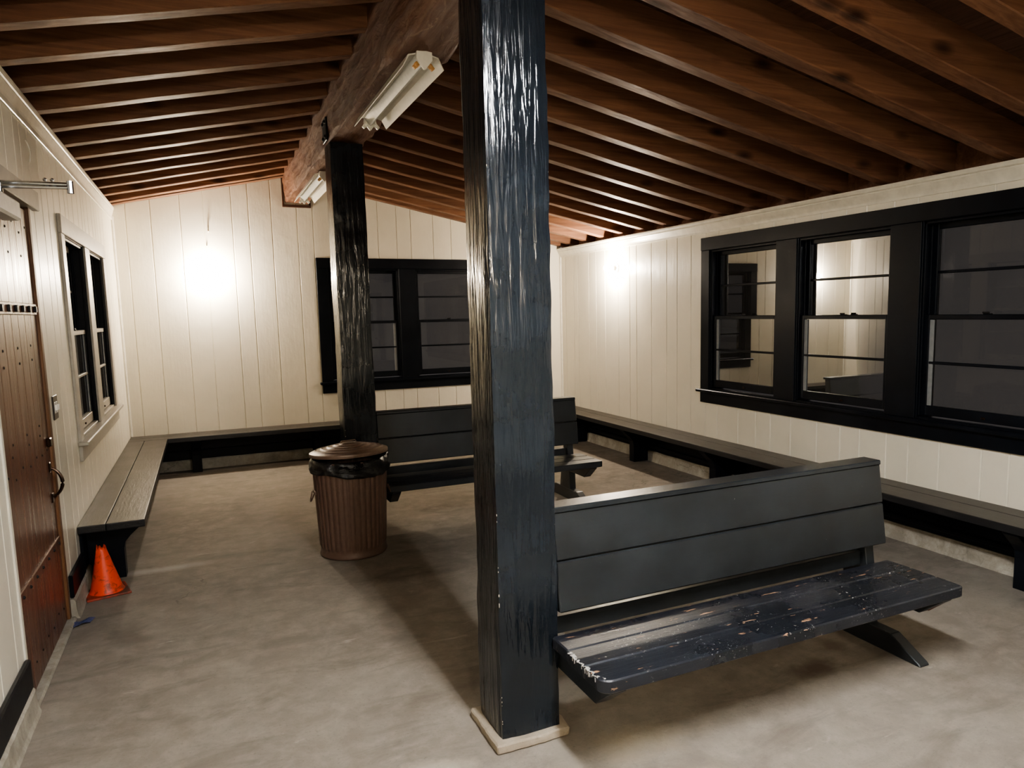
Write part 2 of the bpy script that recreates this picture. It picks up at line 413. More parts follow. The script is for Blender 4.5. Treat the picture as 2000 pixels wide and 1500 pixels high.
lefts = [4.63, 4.871, 5.049, 5.24, 5.47]
gtop = lambda x: roof(x)+.12
board_wall('wall_back', 'x', YB, -1, seams(XL, XR, backs), .0, gtop, [rough(winB)], 'cream vertical board gable wall at the far end with a dark double window')
board_wall('wall_right', 'y', XR, -1, seams(YF, YB, rights), .0, 2.40, [rough(winR)], 'cream vertical board wall on the right with a long dark triple window')
board_wall('wall_left', 'y', XL, 1, seams(YF, YB, lefts), .0, roof(XL)+.01, [(3.47, 4.50, -1, 2.17), rough(winL)], 'cream vertical board wall on the left with the plank door and a double window')
board_wall('wall_front', 'x', YF, 1, seams(XL, XR, (), (.2, .16, .24, .19)), .0, gtop, [(3.24, 4.08, -1, 2.07)], 'cream vertical board gable wall behind the viewpoint')

def trim(name, label, fn, mat):
    mb = MB(); fn(mb); return tag(mb.build(name, mat), label, 'trim', kind='structure')
# crown mouldings: stepped ogee profile run along y
def crown(mb, x, s, zt, pj=1.):
    z = zt
    pr = [(0, z-.105), (.012, z-.105), (.016, z-.088), (.022, z-.075), (.040, z-.045), (.046, z-.036), (.046, z-.028), (.056, z-.022), (.062, z-.008), (.062, z+.004), (0, z+.004)]
    mb.prism([(x+s*a*pj, b) for a, b in pr], 'y', YF, YB)
trim('trim_1', 'glossy cream crown moulding along the top of the left wall', lambda mb: (crown(mb, XL, 1, roof(XL)-.014, .5), mb.box(XL, XL+.010, YF, YB, roof(XL)-.135, roof(XL)-.105, .003)), 'cream_trim')
trim('trim_2', 'cream crown moulding along the top of the right wall', lambda mb: crown(mb, XR, -1, 2.394), 'cream_trim')
trim('trim_3', 'cream quarter-round strip in the far left corner', lambda mb: mb.tube([(XL+.008, YB-.008, .40), (XL+.008, YB-.008, roof(XL)-.1)], .014, 8), 'cream_trim')
trim('trim_4', 'cream quarter-round strip in the far right corner', lambda mb: mb.tube([(XR-.008, YB-.008, .40), (XR-.008, YB-.008, roof(XR)-.1)], .014, 8), 'cream_trim')
# thin lath around the beam end on the gable
def lath(mb):
    mb.box(BX0-.018, BX0, YB-.03, YB, BZ0-.012, 3.10, .002); mb.box(BX0-.018, BX1+.018, YB-.035, YB, BZ0-.026, BZ0, .002); mb.box(BX1, BX1+.018, YB-.03, YB, BZ0-.012, 3.06, .002)
trim('trim_5', 'thin dark brown lath framing the beam end on the far wall', lath, 'deck')

# concrete kerbs and black base boards
def base(name, label, boxes, mat, bev=.006):
    mb = MB()
    for b_ in boxes: mb.box(*b_, bev)
    return tag(mb.build(name, mat), label, 'baseboard', kind='structure')
def rough_curb(name, label, runs):
    mb = MB()
    for (axis, plane, s, a0, a1) in runs:
        n = max(2, int((a1-a0)/.05)); vs = []
        for i in range(n+1):
            q = a0+(a1-a0)*i/n
            w = .030+.007*noise.noise(Vector((q*3, plane, 1)))+.004*noise.noise(Vector((q*17, plane, 4)))
            h = .108+.004*noise.noise(Vector((q*5, plane, 7)))
            pr = [(0, 0), (w+.012, 0), (w+.004, .02), (w, .05), (w-.002, h-.012), (w-.012, h), (0, h)]
            vs.append([mb.bm.verts.new((plane+s*d, q, z) if axis == 'y' else (q, plane+s*d, z)) for d, z in pr])
        for i in range(n):
            for k in range(7): mb._face((vs[i][k], vs[i][(k+1) % 7], vs[i+1][(k+1) % 7], vs[i+1][k]))
        mb._face(vs[0]); mb._face(vs[-1][::-1])
    return tag(mb.build(name, 'curb'), label, 'kerb', kind='structure')
rough_curb('trim_6', 'stained rough concrete kerb at the foot of the left wall', [('y', XL, 1, YF, 3.47), ('y', XL, 1, 4.50, YB)])
rough_curb('trim_7', 'stained rough concrete kerb at the foot of the far wall', [('x', YB, -1, XL, XR)])
rough_curb('trim_8', 'stained rough concrete kerb at the foot of the right wall', [('y', XR, -1, YF, YB)])
base('baseboard_left', 'black base board on the concrete kerb of the left wall', [(XL, XL+.022, YF, 3.46, .108, .235), (XL, XL+.022, 4.52, 4.97, .108, .235), (XL, XL+.016, 4.97, YB, .108, .352)], 'black')
base('baseboard_back', 'black painted wall base under the far wall bench', [(XL+.016, XR-.016, YB-.016, YB, .108, .352), (XL+.016, XR-.016, YB-.028, YB, .20, .215)], 'black')
base('baseboard_right', 'black painted wall base with a ledger strip under the right wall bench', [(XR-.016, XR, -1.1, YB, .108, .352), (XR-.046, XR-.016, -1.1, YB, .145, .178)], 'black')

# ---------------------------------------------------------------- roof: deck, beam, rafters
mb = MB(); D0 = .185
for x0, x1 in ((XL-.3, (BX0+BX1)/2), ((BX0+BX1)/2, XR+.3)):
    w = .14; y = YF-.3
    # boards run along y, laid up the slope
    n = int((x1-x0)/w)+1
    for i in range(n):
        a = x0+(x1-x0)*i/n; c_ = x0+(x1-x0)*(i+1)/n-.003
        za = 3.092-.225*(BX0-a) if x1 < 2 else 2.425+.202*(4.209-a); zc = 3.092-.225*(BX0-c_) if x1 < 2 else 2.425+.202*(4.209-c_)
        mb.prism([(a, za+D0), (c_, zc+D0), (c_, zc+D0+.02), (a, za+D0+.02)], 'y', YF-.3, YB+.3)
tag(mb.build('ceiling', 'deck'), 'dark brown board roof deck laid over the rafters', 'ceiling', kind='structure')

def rafter_mesh(y, side):
    x0, x1 = (XL-.10, BX0+.005) if side == 'l' else (BX1-.005, XR+.10)
    mb = MB(); n = 40; w = .092; vs = []
    sd = random.random()*50; tw = random.uniform(-.004, .004); dz = random.uniform(-.004, .004)
    for i in range(n+1):
        x = x0+(x1-x0)*i/n; z = (3.092-.225*(BX0-x)) if side == 'l' else (2.425+.202*(4.209-x))
        j = .0022*noise.noise(Vector((x*4, sd, 0))); k = .003*noise.noise(Vector((x*3, sd, 5)))
        z += k+dz*0; h = D0-k
        ya = y-w+j; yb = y+j; c = .005
        # bottom corners eased
        pr = [(ya, z+h), (ya, z+c), (ya+c, z), (yb-c, z), (yb, z+c), (yb, z+h)]
        vs.append([mb.bm.verts.new((x, p, q)) for p, q in pr])
    for i in range(n):
        for k in range(6): mb._face((vs[i][k], vs[i][(k+1) % 6], vs[i+1][(k+1) % 6], vs[i+1][k]))
    mb._face(vs[0]); mb._face(vs[-1][::-1])
    return mb
LY = [8.515]+[8.33-.4236*i for i in range(23)]
RY = [8.515]+[8.25-.42*i for i in range(23)]
PROTECT = .0
for side, ys, word in (('l', LY, 'left'), ('r', RY, 'right')):
    for i, y in enumerate([q for q in ys if q > YF+.1]):
        o = rafter_mesh(y, side).build('rafter', 'rafter')
        lab = f'rough brown rafter on the {word} roof slope, {ORD[i]} out from the cream far wall'
        if i == 0: lab = f'rough brown rafter on the {word} roof slope, tight against the cream far wall'
        tag(o, lab, 'rafter', f'rafters of the {word} roof slope')
# blocking boards between the rafters over the walls
mb = MB(); mb.box(XL-.10, XL-.07, YF, YB, roof(XL)-.02, roof(XL)+D0); 
tag(mb.build('trim_9', 'deck'), 'dark blocking boards closing the gaps between the rafter tails over the left wall', 'trim', kind='structure')
mb = MB(); mb.box(XR+.07, XR+.10, YF, YB, 2.38, roof(XR)+D0)
tag(mb.build('trim_10', 'rafter'), 'brown blocking boards closing the gaps between the rafter tails over the right wall', 'trim', kind='structure')

def timber(mb, x0, x1, y0, y1, z0, z1, axis, amp, step=.04, seed=0., cr=.012, crossn=7):
    """a hand-hewn timber: a grid-skinned box whose skin wanders and whose arrises are worn"""
    lo, hi = {'y': (y0, y1), 'z': (z0, z1)}[axis]; n = int((hi-lo)/step)
    if axis == 'y': u0, u1, v0, v1 = x0, x1, z0, z1
    else: u0, u1, v0, v1 = x0, x1, y0, y1
    per = []
    m = crossn
    for i in range(m): per.append((i/m, 0))
    for i in range(m): per.append((1, i/m))
    for i in range(m): per.append((1-i/m, 1))
    for i in range(m): per.append((0, 1-i/m))
    rings = []
    for j in range(n+1):
        t = lo+(hi-lo)*j/n; ring = []
        for (a, b_) in per:
            u = u0+(u1-u0)*a; w = v0+(v1-v0)*b_
            p = Vector((u*3, w*3, t*2.3))+Vector((seed, seed, 0))
            d = amp*noise.noise(p)+amp*.5*noise.noise(p*3.1+Vector((9, 1, 4)))+amp*.35*noise.noise(Vector((u*22, w*22, t*3)))
            cu, cw = (u-(u0+u1)/2), (w-(v0+v1)/2)
            corner = (a in (0, 1)) and (b_ in (0, 1))
            nu = (-1 if a == 0 else 1 if a == 1 else 0); nw = (-1 if b_ == 0 else 1 if b_ == 1 else 0)
            if corner: e = -cr*(.5+.7*abs(noise.noise(Vector((seed+a*5, b_*7, t*6))))); du, dw = nu*e*.6, nw*e*.6
            else: du, dw = 0, 0
            u2 = u+nu*d+du; w2 = w+nw*d+dw
            ring.append(mb.bm.verts.new((u2, t, w2) if axis == 'y' else (u2, w2, t)))
        rings.append(ring)
    k = len(per)
    for j in range(n):
        for i in range(k): mb._face((rings[j][i], rings[j][(i+1) % k], rings[j+1][(i+1) % k], rings[j+1][i]))
    mb._face(rings[0][::-1]); mb._face(rings[-1])
    return mb
mb = MB(); timber(mb, BX0-.004, BX1, YF, YB, BZ0, BZ1-.03, 'y', .024, .03, 3., .024, 12)
rb = tag(mb.build('ridge_beam', 'beam', smooth='angle'), 'massive rough-hewn brown timber ridge beam carried by the black posts', 'beam')
# black iron plate on the beam above the second post
mb = MB(); mb.box(BX0-.012, BX0-.003, 5.44, 5.60, 2.83, 2.99, .003)
for yy in (5.47, 5.57):
    for zz in (2.86, 2.96): mb.lathe([(.012, 0), (.012, .008), (.006, .011)], 6, (BX0-.012, yy, zz), axis='x')
mb.build('iron_strap', 'iron', rb, label='black iron strap bolted to the beam side')

def post(y, label, foot, seed):
    e = empty('timber_post', (1.008, y+.119, 0), label, 'post', 'black timber posts under the ridge beam')
    mb = MB(); timber(mb, .889, 1.127, y, y+.238, .03, BZ0+.004, 'z', .0045, .03, seed, .010, 8)
    p = mb.build('post_shaft', 'post', e, smooth='angle')
    mb = MB(); n = 10
    a = .889-.026; b_ = 1.127+.026; c_ = y-.026; d_ = y+.238+.026
    mb.box(a-.004, b_+.004, c_-.004, d_+.004, 0, .038, .016, seg=3); bmesh.ops.subdivide_edges(mb.bm, edges=[q for q in mb.bm.edges if q.calc_length() > .1], cuts=22)
    for v in mb.bm.verts:
        nn = noise.noise(Vector((v.co.x*14, v.co.y*14, seed))); n2 = noise.noise(Vector((v.co.x*40, v.co.y*40, v.co.z*40))); v.co.x += nn*.007+n2*.003; v.co.y += nn*.007-n2*.003; v.co.z += (nn*.005+n2*.002)*(v.co.z > .02)
    mb.build('footing', 'footing', e, smooth='angle', label='low rounded concrete footing')
    # bare chips along the arrises
    mb = MB(); rnd = random.Random(seed)
    for i in range(30):
        z = rnd.choice([rnd.uniform(.05, .9), rnd.uniform(.05, 2.3)]); s = rnd.uniform(.0014, .0032)
        cx_ = rnd.choice([.8925, .8925, 1.1235])
        mb.ball((cx_+.002*(1 if cx_ < 1 else -1), y+.0045, z), s, (.55, .5, rnd.uniform(.8, 2.0)), 6, 5)
    mb.build('paint_chip', 'chip', e, kind='stuff', label='pale bare chips along the post edges')
    return e
post(2.34, 'thick glossy black timber post in the foreground on a small concrete footing', True, 2.)
post(5.407, 'black timber post standing behind the brown rubbish bin', True, 5.)
post(-.75, 'black timber post behind the viewpoint, nearest the front wall', True, 8.)

# ---------------------------------------------------------------- windows
def window(name, axis, plane, s, ops, label, cas='black', jamb='black', rail='black', near_first=True):
    """s: outward direction along the wall normal"""
    a0, a1 = ops[0][0], ops[-1][1]
    loc = ((a0+a1)/2, plane, WB) if axis == 'x' else (plane, (a0+a1)/2, WB)
    e = empty(name, loc, label, 'window', kind='structure')
    def bx(mb, p0, p1, d0, d1, z0, z1, bev=.003):
        """p along the wall, d outward depth (negative = into the room)"""
        n0, n1 = sorted((plane+s*d0, plane+s*d1))
        if axis == 'x': mb.box(p0, p1, n0, n1, z0, z1, bev)
        else: mb.box(n0, n1, p0, p1, z0, z1, bev)
    CW = .12; DP = .16
    mb = MB()
    bx(mb, a0-CW, a1+CW, -.022, 0, WT, WT+.115); bx(mb, a0-CW, a0, -.018, 0, WB-.04, WT); bx(mb, a1, a1+CW, -.018, 0, WB-.04, WT)
    for (p, q) in zip(ops[:-1], ops[1:]): bx(mb, p[1], q[0], -.018, 0, WB-.02, WT)
    mb.build('casing', cas, e)
    mb = MB(); bx(mb, a0-CW-.025, a1+CW+.025, -.058, .0, WSILL-.012, WSILL+.016, .006); bx(mb, a0-.01, a1+.01, 0, DP, WB-.035, WB-.005)
    mb.build('sill', 'black' if cas == 'black' else 'grey_trim', e)
    mb = MB(); bx(mb, a0-CW, a1+CW, -.02, 0, WSILL-.112, WSILL-.012)
    mb.build('apron', cas, e)
    mb = MB()
    for (p, q) in ops:
        bx(mb, p-.014, p+.006, -.004, DP, WB-.02, WT); bx(mb, q-.006, q+.014, -.004, DP, WB-.02, WT); bx(mb, p, q, -.004, DP, WT-.004, WT+.02)
        for (g0, g1) in ((p+.006, p+.020), (q-.020, q-.006)):        # parting beads
            bx(mb, g0, g1, .004, .020, WB, WT-.005, .002); bx(mb, g0, g1, .062, .074, WB, WT-.005, .002)
        bx(mb, p, q, .004, .02, WT-.02, WT-.004, .002)
    for (p, q) in zip(ops[:-1], ops[1:]): bx(mb, p[1]+.012, q[0]-.012, 0, DP, WB-.02, WT)
    mb.build('jamb', jamb, e)
    zm = 1.515
    for (p, q) in ops:
        # lower sash (inner), upper sash (outer)
        for lower in (True, False):
            d0, d1 = (.024, .060) if lower else (.076, .112)
            z0, z1 = (WB+.004, zm+.018) if lower else (zm-.014, WT-.006)
            st = .045; br = .065 if lower else .03; tr = .03 if lower else .045
            mb = MB()
            bx(mb, p+.008, p+.008+st, d0, d1, z0, z1); bx(mb, q-.008-st, q-.008, d0, d1, z0, z1)
            sash = mb.build('lower_sash' if lower else 'upper_sash', jamb, e)
            mb = MB()
            bx(mb, p+.008+st, q-.008-st, d0, d1, z0, z0+br); bx(mb, p+.008+st, q-.008-st, d0, d1, z1-tr, z1)
            zz = (z0+br+z1-tr)/2; bx(mb, p+.008+st, q-.008-st, d0+.006, d1-.006, zz-.009, zz+.009)
            mb.build('rail', rail, sash)
            mb = MB(); dm = (d0+d1)/2
            n = plane+s*dm; g0, g1 = p+.008+st-.004, q-.008-st+.004
            if axis == 'x': vs = [(g0, n, z0+br-.004), (g1, n, z0+br-.004), (g1, n, z1-tr+.004), (g0, n, z1-tr+.004)]
            else: vs = [(n, g0, z0+br-.004), (n, g1, z0+br-.004), (n, g1, z1-tr+.004), (n, g0, z1-tr+.004)]
            mb._face([mb.bm.verts.new(v) for v in vs]); mb.build('pane', 'glass', sash)
            if lower:
                mb = MB(); mid = (p+q)/2
                bx(mb, mid-.022, mid+.022, d0+.002, d1-.004, z1, z1+.006, .002); bx(mb, mid-.012, mid+.030, d0+.008, d0+.018, z1+.006, z1+.016, .002)
                mb.build('latch', 'iron', sash)
                mb = MB(); bx(mb, mid-.03, mid-.006, d0-.008, d0, z0+.02, z0+.034, .002)
                mb.build('lift', 'bronze', sash)
        mb = MB()
        bx(mb, q-.082, q-.050, .032, .040, WB+.07, zm-.015, .001)  # exterior stop stood in front of the glass, its dimness painted in
        mb.build('outer_stop', 'stop', e, label='dimmed whitish outer stop, moved in front of the lower pane at its far edge')
    return e
window('window_1', 'y', XL, -1, winL, 'double sash window in a weathered cream frame on the left wall beside the door', 'grey_trim', 'black', 'grey_trim')
window('window_2', 'x', YB, 1, winB, 'black framed double sash window in the far wall behind the second post')
window('window_3', 'y', XR, 1, winR, 'long black framed triple sash window in the right wall')
# ground outside
mb = MB(); mb.box(-6, XL-.35, -4, 14, -.3, -.15); mb.box(XR+.35, 10, -4, 14, -.3, -.15); mb.box(XL-.35, XR+.35, YB+.35, 14, -.3, -.15)
tag(mb.build('ground', 'outside'), 'dark ground outside the windows at night', 'ground', kind='structure')

# ---------------------------------------------------------------- plank door on the left wall
def door():
    y0, y1, zt = 3.495, 4.45, 2.15
    e = empty('door_1', (XL, y0, 0), 'tall red-brown plank door with iron bolts and a curved pull on the left wall', 'door', kind='structure')
    mb = MB(); n = 7; ys = [y0+(y1-y0)*i/n for i in range(n+1)]
    for a, b_ in zip(ys[:-1], ys[1:]): mb.box(XL-.05, XL-.008, a+.001, b_-.001, .02, zt, .003)
    leaf = mb.build('leaf', 'door', e)
    for z in (1.66, .46):
        mb = MB(); mb.box(XL-.010, XL-.001, y0, y1-.01, z-.028, z+.028, .003); st = mb.build('cross_strap', 'door', leaf)
        mb = MB()
        for i in range(n):
            c = (ys[i]+ys[i+1])/2
            if z > 1: mb.box(XL-.001, XL+.010, c-.016, c+.016, z-.016, z+.016, .003)
            else: mb.ball((XL-.001, c, z), .008, (1, 1, 1), 8, 6)
        mb.build('bolt', 'iron', st, kind='stuff')
    mb = MB()
    for z, off in ((2.04, 0), (1.93, .02), (1.50, 0), (1.43, .01), (1.10, 0), (1.05, .03), (.95, .01), (.12, 0)):
        for i in range(n): 
            if z in (2.04, .95, .12) or i % 2: mb.ball((XL-.008, (ys[i]+ys[i+1])/2+off*math.sin(i*5), z+.02*math.sin(i*3+z)), .0065, (.6, 1, 1), 8, 6)
    mb.build('nail_heads', 'iron', leaf, kind='stuff')
    mb = MB(); mb.box(XL-.06, XL+.004, y1, y1+.05, 0, zt+.02, .004); mb.build('jamb', 'door_edge', e, label='bare brown jamb on the latch side')
    mb = MB(); mb.box(XL-.06, XL+.006, y0-.035, y0, 0.0, zt+.02, .004); mb.build('jamb', 'cream_trim', e, label='cream jamb on the hinge side')
    mb = MB(); mb.box(XL-.06, XL+.03, y0-.14, y1+.15, 2.165, 2.262, .004); mb.build('head_casing', 'grey_trim', e)
    mb = MB(); mb.box(XL-.09, XL+.03, y0-.03, y1+.04, 0, .02, .008); mb.build('threshold', 'curb', e)
    # pull handle: curved bar on two plates
    mb = MB(); hy = 4.385; pts = []
    for i in range(13):
        t = i/12; z = .705+.15*t; d = .045*math.sin(PI*t)**.6 if 0 < t < 1 else 0
        pts.append((XL-.002+d, hy, z))
    mb.tube(pts, [.006+.003*math.sin(PI*i/12) for i in range(13)], 8)
    for z in (.700, .860): mb.box(XL-.008, XL-.002, hy-.018, hy+.018, z-.026, z+.026, .004)
    mb.build('pull_handle', 'bronze', leaf)
    mb = MB(); mb.lathe([(.022, 0), (.022, .012), (.012, .016)], 12, (XL-.008, 4.39, .985), axis='x'); mb.xf(Matrix.Identity(4)); 
    mb2 = MB(); mb2.box(XL-.008, XL+.012, 4.37, 4.42, .965, 1.01, .005); mb2.build('latch', 'bronze', leaf); mb.bm.free()
    # hydraulic closer
    mb = MB(); mb.box(XL-.006, XL+.07, 3.52, 3.90, 2.035, 2.12, .010); cl = mb.build('door_closer', 'closer', leaf)
    mb = MB(); mb.tube([(XL+.035, 3.72, 2.12), (XL+.035, 3.72, 2.165)], .014, 10); mb.tube([(XL+.035, 3.72, 2.155), (XL+.285, 3.71, 2.160)], .0085, 8)
    mb.tube([(XL+.285, 3.71, 2.135), (XL+.285, 3.71, 2.185)], .013, 10)
    mb.tube([(XL+.285, 3.71, 2.172), (XL+.03, 3.725, 2.172)], .0075, 8); mb.box(XL+.006, XL+.036, 3.70, 3.75, 2.162, 2.20, .003)
    for q in (.20, .225): mb.ball((XL+q, 3.69, 2.184), .008, u=8, v=6)
    mb.build('closer_arm', 'steel', cl)
    return e
door()
# pale panelled door in the front wall (mirrored in the far window)
e = empty('door_2', (3.66, YF, 0), 'pale green-white door with small upper panes in the front wall', 'door', kind='structure')
mb = MB(); mb.box(3.26, 4.06, YF-.045, YF-.005, .02, 2.05, .004)
for x0 in (3.34, 3.70):
    mb.box(x0, x0+.28, YF-.006, YF+.004, .2, .9, .004)
lf = mb.build('leaf', 'white_door', e)
mb = MB()
for i in range(3):
    for k in range(3): mb.box(3.36+i*.21, 3.54+i*.21, YF-.006, YF-.001, 1.2+k*.24, 1.40+k*.24, .001)
mb.build('pane', 'black', lf)
mb = MB(); mb.ball((3.99, YF+.04, 1.0), .028); mb.tube([(3.99, YF-.005, 1.0), (3.99, YF+.03, 1.0)], .01); mb.build('knob', 'bronze', lf, smooth=True)
mb = MB(); mb.box(4.08, 4.20, YF-.02, YF+.02, 0, 2.16, .003); mb.box(3.14, 3.24, YF-.02, YF+.02, 0, 2.16, .003); mb.box(3.24, 4.08, YF-.02, YF+.02, 2.07, 2.16, .003); mb.build('casing', 'black', e)

# ---------------------------------------------------------------- wall benches
T = .046
def planks(e, axis, strips, rng, mat):
    for (p0, p1), (a0, a1) in zip(strips, rng):
        mb = MB()
        if axis == 'y': mb.box(p0, p1, a0, a1, SEAT-T, SEAT, .006, seg=2)
        else: mb.box(a0, a1, p0, p1, SEAT-T, SEAT, .006, seg=2)
        mb.build('seat_plank', mat, e)
SDP = .350
def bracket(e, axis, plane, s, at, name='leg'):
    """side profile d (from wall) x z, extruded along the wall"""
    pr = [(.035, 0), (.035, .1), (.018, .12), (.018, SEAT-T), (.335, SEAT-T), (.335, SEAT-T-.012), (.30, SEAT-T-.045), (.255, SEAT-T-.085), (.222, SEAT-T-.125), (.212, SEAT-T-.17), (.212, 0)]
    mb = MB()
    if axis == 'y': mb.prism([(plane+s*d, z) for d, z in pr], 'y', at-.045, at+.045, .003)
    else: mb.prism([(plane+s*d, z) for d, z in pr], 'x', at-.045, at+.045, .003)
    mb.build(name, 'black', e)
e = empty('wall_bench', (XL+.175, 6.7, 0), 'long dark wall bench below the left window, ending above the orange cone', 'bench', 'built-in benches around the walls')
planks(e, 'y', [(XL+.002, XL+.145), (XL+.148, XL+SDP)], [(4.93, YB-SDP-.003)]*2, 'ledge_y')
for q in (5.15, 6.5, 7.85): bracket(e, 'y', XL, 1, q)
e = empty('wall_bench', (1.7, YB-.175, 0), 'dark wall bench running below the far window, behind the posts', 'bench', 'built-in benches around the walls')
planks(e, 'x', [(YB-.17, YB-.002), (YB-SDP, YB-.174)], [(XL+.002, XR-.002)]*2, 'ledge_x')
for q in (-.15, 1.08, 2.33, 3.55): bracket(e, 'x', YB, -1, q)
e = empty('wall_bench', (XR-.175, 3.6, 0), 'long dark wall bench below the triple window on the right', 'bench', 'built-in benches around the walls')
planks(e, 'y', [(XR-.145, XR-.002), (XR-SDP, XR-.149)], [(-1.1, YB-SDP-.003)]*2, 'ledge_y')
for q in (7.85, 6.49, 5.13, 3.76, 2.40, 1.03, -.34): bracket(e, 'y', XR, -1, q)

# ---------------------------------------------------------------- free benches
def bench(near, rs=0.):
    e = empty('slatted_bench', (1.985, 2.25, 0), 'near black park-style bench with a chipped, scuffed seat beside the foreground post', 'bench', 'black benches with backrests beside the posts')
    x0, x1 = 1.092, 2.872+rs; y0, y1 = 1.945, 2.332
    w = (y1-y0)/3
    sm = 'seat_worn' if near else 'bench'
    for i in range(3):
        a, b_ = y0+w*i+(.0 if i == 0 else .002), y0+w*(i+1)-.002
        r = .045; z0, z1 = SEAT-.048, SEAT
        if i == 0:
            pts = [(x0, b_)]
            for k in range(6): t = PI+PI/2*k/5; pts.append((x0+r+r*math.cos(t), a+r+r*math.sin(t)))
            for k in range(6): t = 3*PI/2+PI/2*k/5; pts.append((x1-.018+.018*math.cos(t), a+.018+.018*math.sin(t)))
            pts.append((x1, b_))
        else:
            xs = x0 if i == 1 else x0+.004
            pts = [(xs, a), (x1, a), (x1-(.0 if i == 1 else .008), b_), (xs, b_)]
        mb = MB(); mb.prism(pts, 'z', z0, z1, .005)
        pk = mb.build('seat_plank', sm, e)
        if near and i < 2:                         # pale crust along the left end grain
            mb = MB(); rn = random.Random(4+i)
            for k in range(70):
                t = rn.random()**.8
                if i == 0: X = x0+.006+(.03 if t < .3 else 0)*(1-t/.3); Y = a+.012+t*(b_-a-.014)
                else: X = x0+.004; Y = a+t*(b_-a)*.9
                s_ = rn.uniform(.0015, .0048)
                mb.ball((X+rn.uniform(-.004, .006), Y, z1-rn.uniform(0, .004)), s_, (1.3, 1.3, .6), 6, 4)
                if rn.random() < .14: mb.box(X-.0075, X-.0055, Y, Y+.0015, z1-rn.uniform(.010, .022), z1-.004)
            mb.build('scuffed_edge', 'wax', pk, kind='stuff', label='pale crusted scuffing on the end of the plank')
    # backrest: two planks tilted back
    ang = math.atan2(.055, .385)
    piv = Matrix.Translation((0, 2.325, .482)) @ Matrix.Rotation(-ang, 4, 'X')
    bx0 = 1.130
    for z0, z1 in ((0, .190), (.194, .376)):
        mb = MB(); mb.box(bx0, 2.852+rs, 0, .046, z0, z1, .005, mat=None); mb.xf(piv); mb.build('backrest_plank', 'bench', e)
    mb = MB(); mb.prism([(2.370, .852), (2.372, .874), (2.470, .874), (2.470, .852)], 'x', bx0, 2.850+rs, .004); mb.build('top_cap', 'bench', e)
    # rail behind the seat
    mb = MB(); mb.box(bx0, 2.76+rs, 2.392, 2.437, .372, .440, .003); mb.build('rear_rail', 'bench', e)
    for xs in (1.135, 2.765+rs):
        xe = xs+.062
        mb = MB(); mb.prism([(1.965, SEAT-.048), (1.965, SEAT-.06), (2.075, SEAT-.148), (2.50, SEAT-.148), (2.50, SEAT-.048)], 'x', xs, xe, .003)
        mb.build('seat_bearer', 'bench', e)
        if xs < 2: continue                       # the left end is fixed to the post, without leg or foot
        # leg below, upright above following the tilt of the back
        mb = MB(); mb.prism([(2.335, .09), (2.345, SEAT-.14), (2.50, SEAT-.14), (2.525, .09)], 'x', xs+.002, xe-.002, .003)
        mb.build('leg', 'bench', e)
        mb = MB(); mb.prism([(2.345, SEAT-.145), (2.378, .48), (2.424, .852), (2.468, .852), (2.455, .48), (2.435, SEAT-.145)], 'x', xs+.004, xe-.004, .003)
        mb.build('back_upright', 'bench', e)
        mb = MB(); mb.prism([(2.055, 0), (2.062, .012), (2.215, .095), (2.62, .095), (2.70, .06), (2.72, 0)], 'x', xs-.0, xe+.0, .004)
        mb.build('foot', 'bench', e)
    return e
nb = bench(True)
fb_ = bench(False, -.035)
fb_.location = (1.985, 2.25+3.06, 0); fb_['label'] = 'farther black bench with a backrest, standing beside the second post and the bin'
# reddish bare wedge under the right end of the near seat
mb = MB(); mb.prism([(1.972, SEAT-.062), (2.075, SEAT-.151), (2.12, SEAT-.151), (2.12, SEAT-.05), (1.975, SEAT-.05)], 'x', 2.8275, 2.8345); mb.build('bare_wood', 'redwood', nb, label='red-brown bare wood on the end of the bearer')

# ---------------------------------------------------------------- rubbish bin
bc = (.833, 4.935)
e = empty('trash_can', (bc[0], bc[1], 0), 'brown ribbed metal rubbish bin lined with a black bag in front of the second post', 'bin')
rib = lambda a, r, z: .0042*(abs(math.sin(a*19))**.6*2-1) if .06 < z < .60 else 0
mb = MB(); pr = [(.205, .0), (.219, .002), (.222, .012), (.218, .022), (.217, .034), (.2145, .044), (.2155, .06), (.216, .07)]
for i in range(20): pr.append((.217+.022*i/19, .075+.50*i/19))
pr += [(.240, .60), (.241, .64), (.246, .648), (.243, .655), (.234, .65)]
mb.lathe(pr, 228, (bc[0], bc[1], 0), rib, capt=False)
body = mb.build('bin_body', 'bin', e, smooth=True)
for s in (-1, 1):
    mb = MB(); pts = []
    cx_ = bc[0]+s*.243; 
    for i in range(11):
        t = PI*i/10; pts.append((cx_+s*(.004+.018*math.sin(t)), bc[1]-.045+.09*i/10, .435-.055*math.sin(t)))
    mb.tube(pts, .0045, 6); mb.box(min(cx_, cx_-s*.008), max(cx_, cx_-s*.008)+.003, bc[1]-.055, bc[1]+.055, .428, .45, .003)
    mb.build('handle', 'bin', e)
mb = MB()
def bagmod(a, r, z):
    return .006*math.sin(a*7+z*60)+.005*noise.noise(Vector((math.cos(a)*5, math.sin(a)*5, z*30)))*2+.004*math.sin(a*17+z*25)
bp = [(.225, .60), (.232, .655), (.240, .668), (.250, .664), (.256, .645), (.259, .62), (.260, .60), (.258, .585), (.262, .572), (.256, .562), (.246, .556)]
n = 120; rings = []
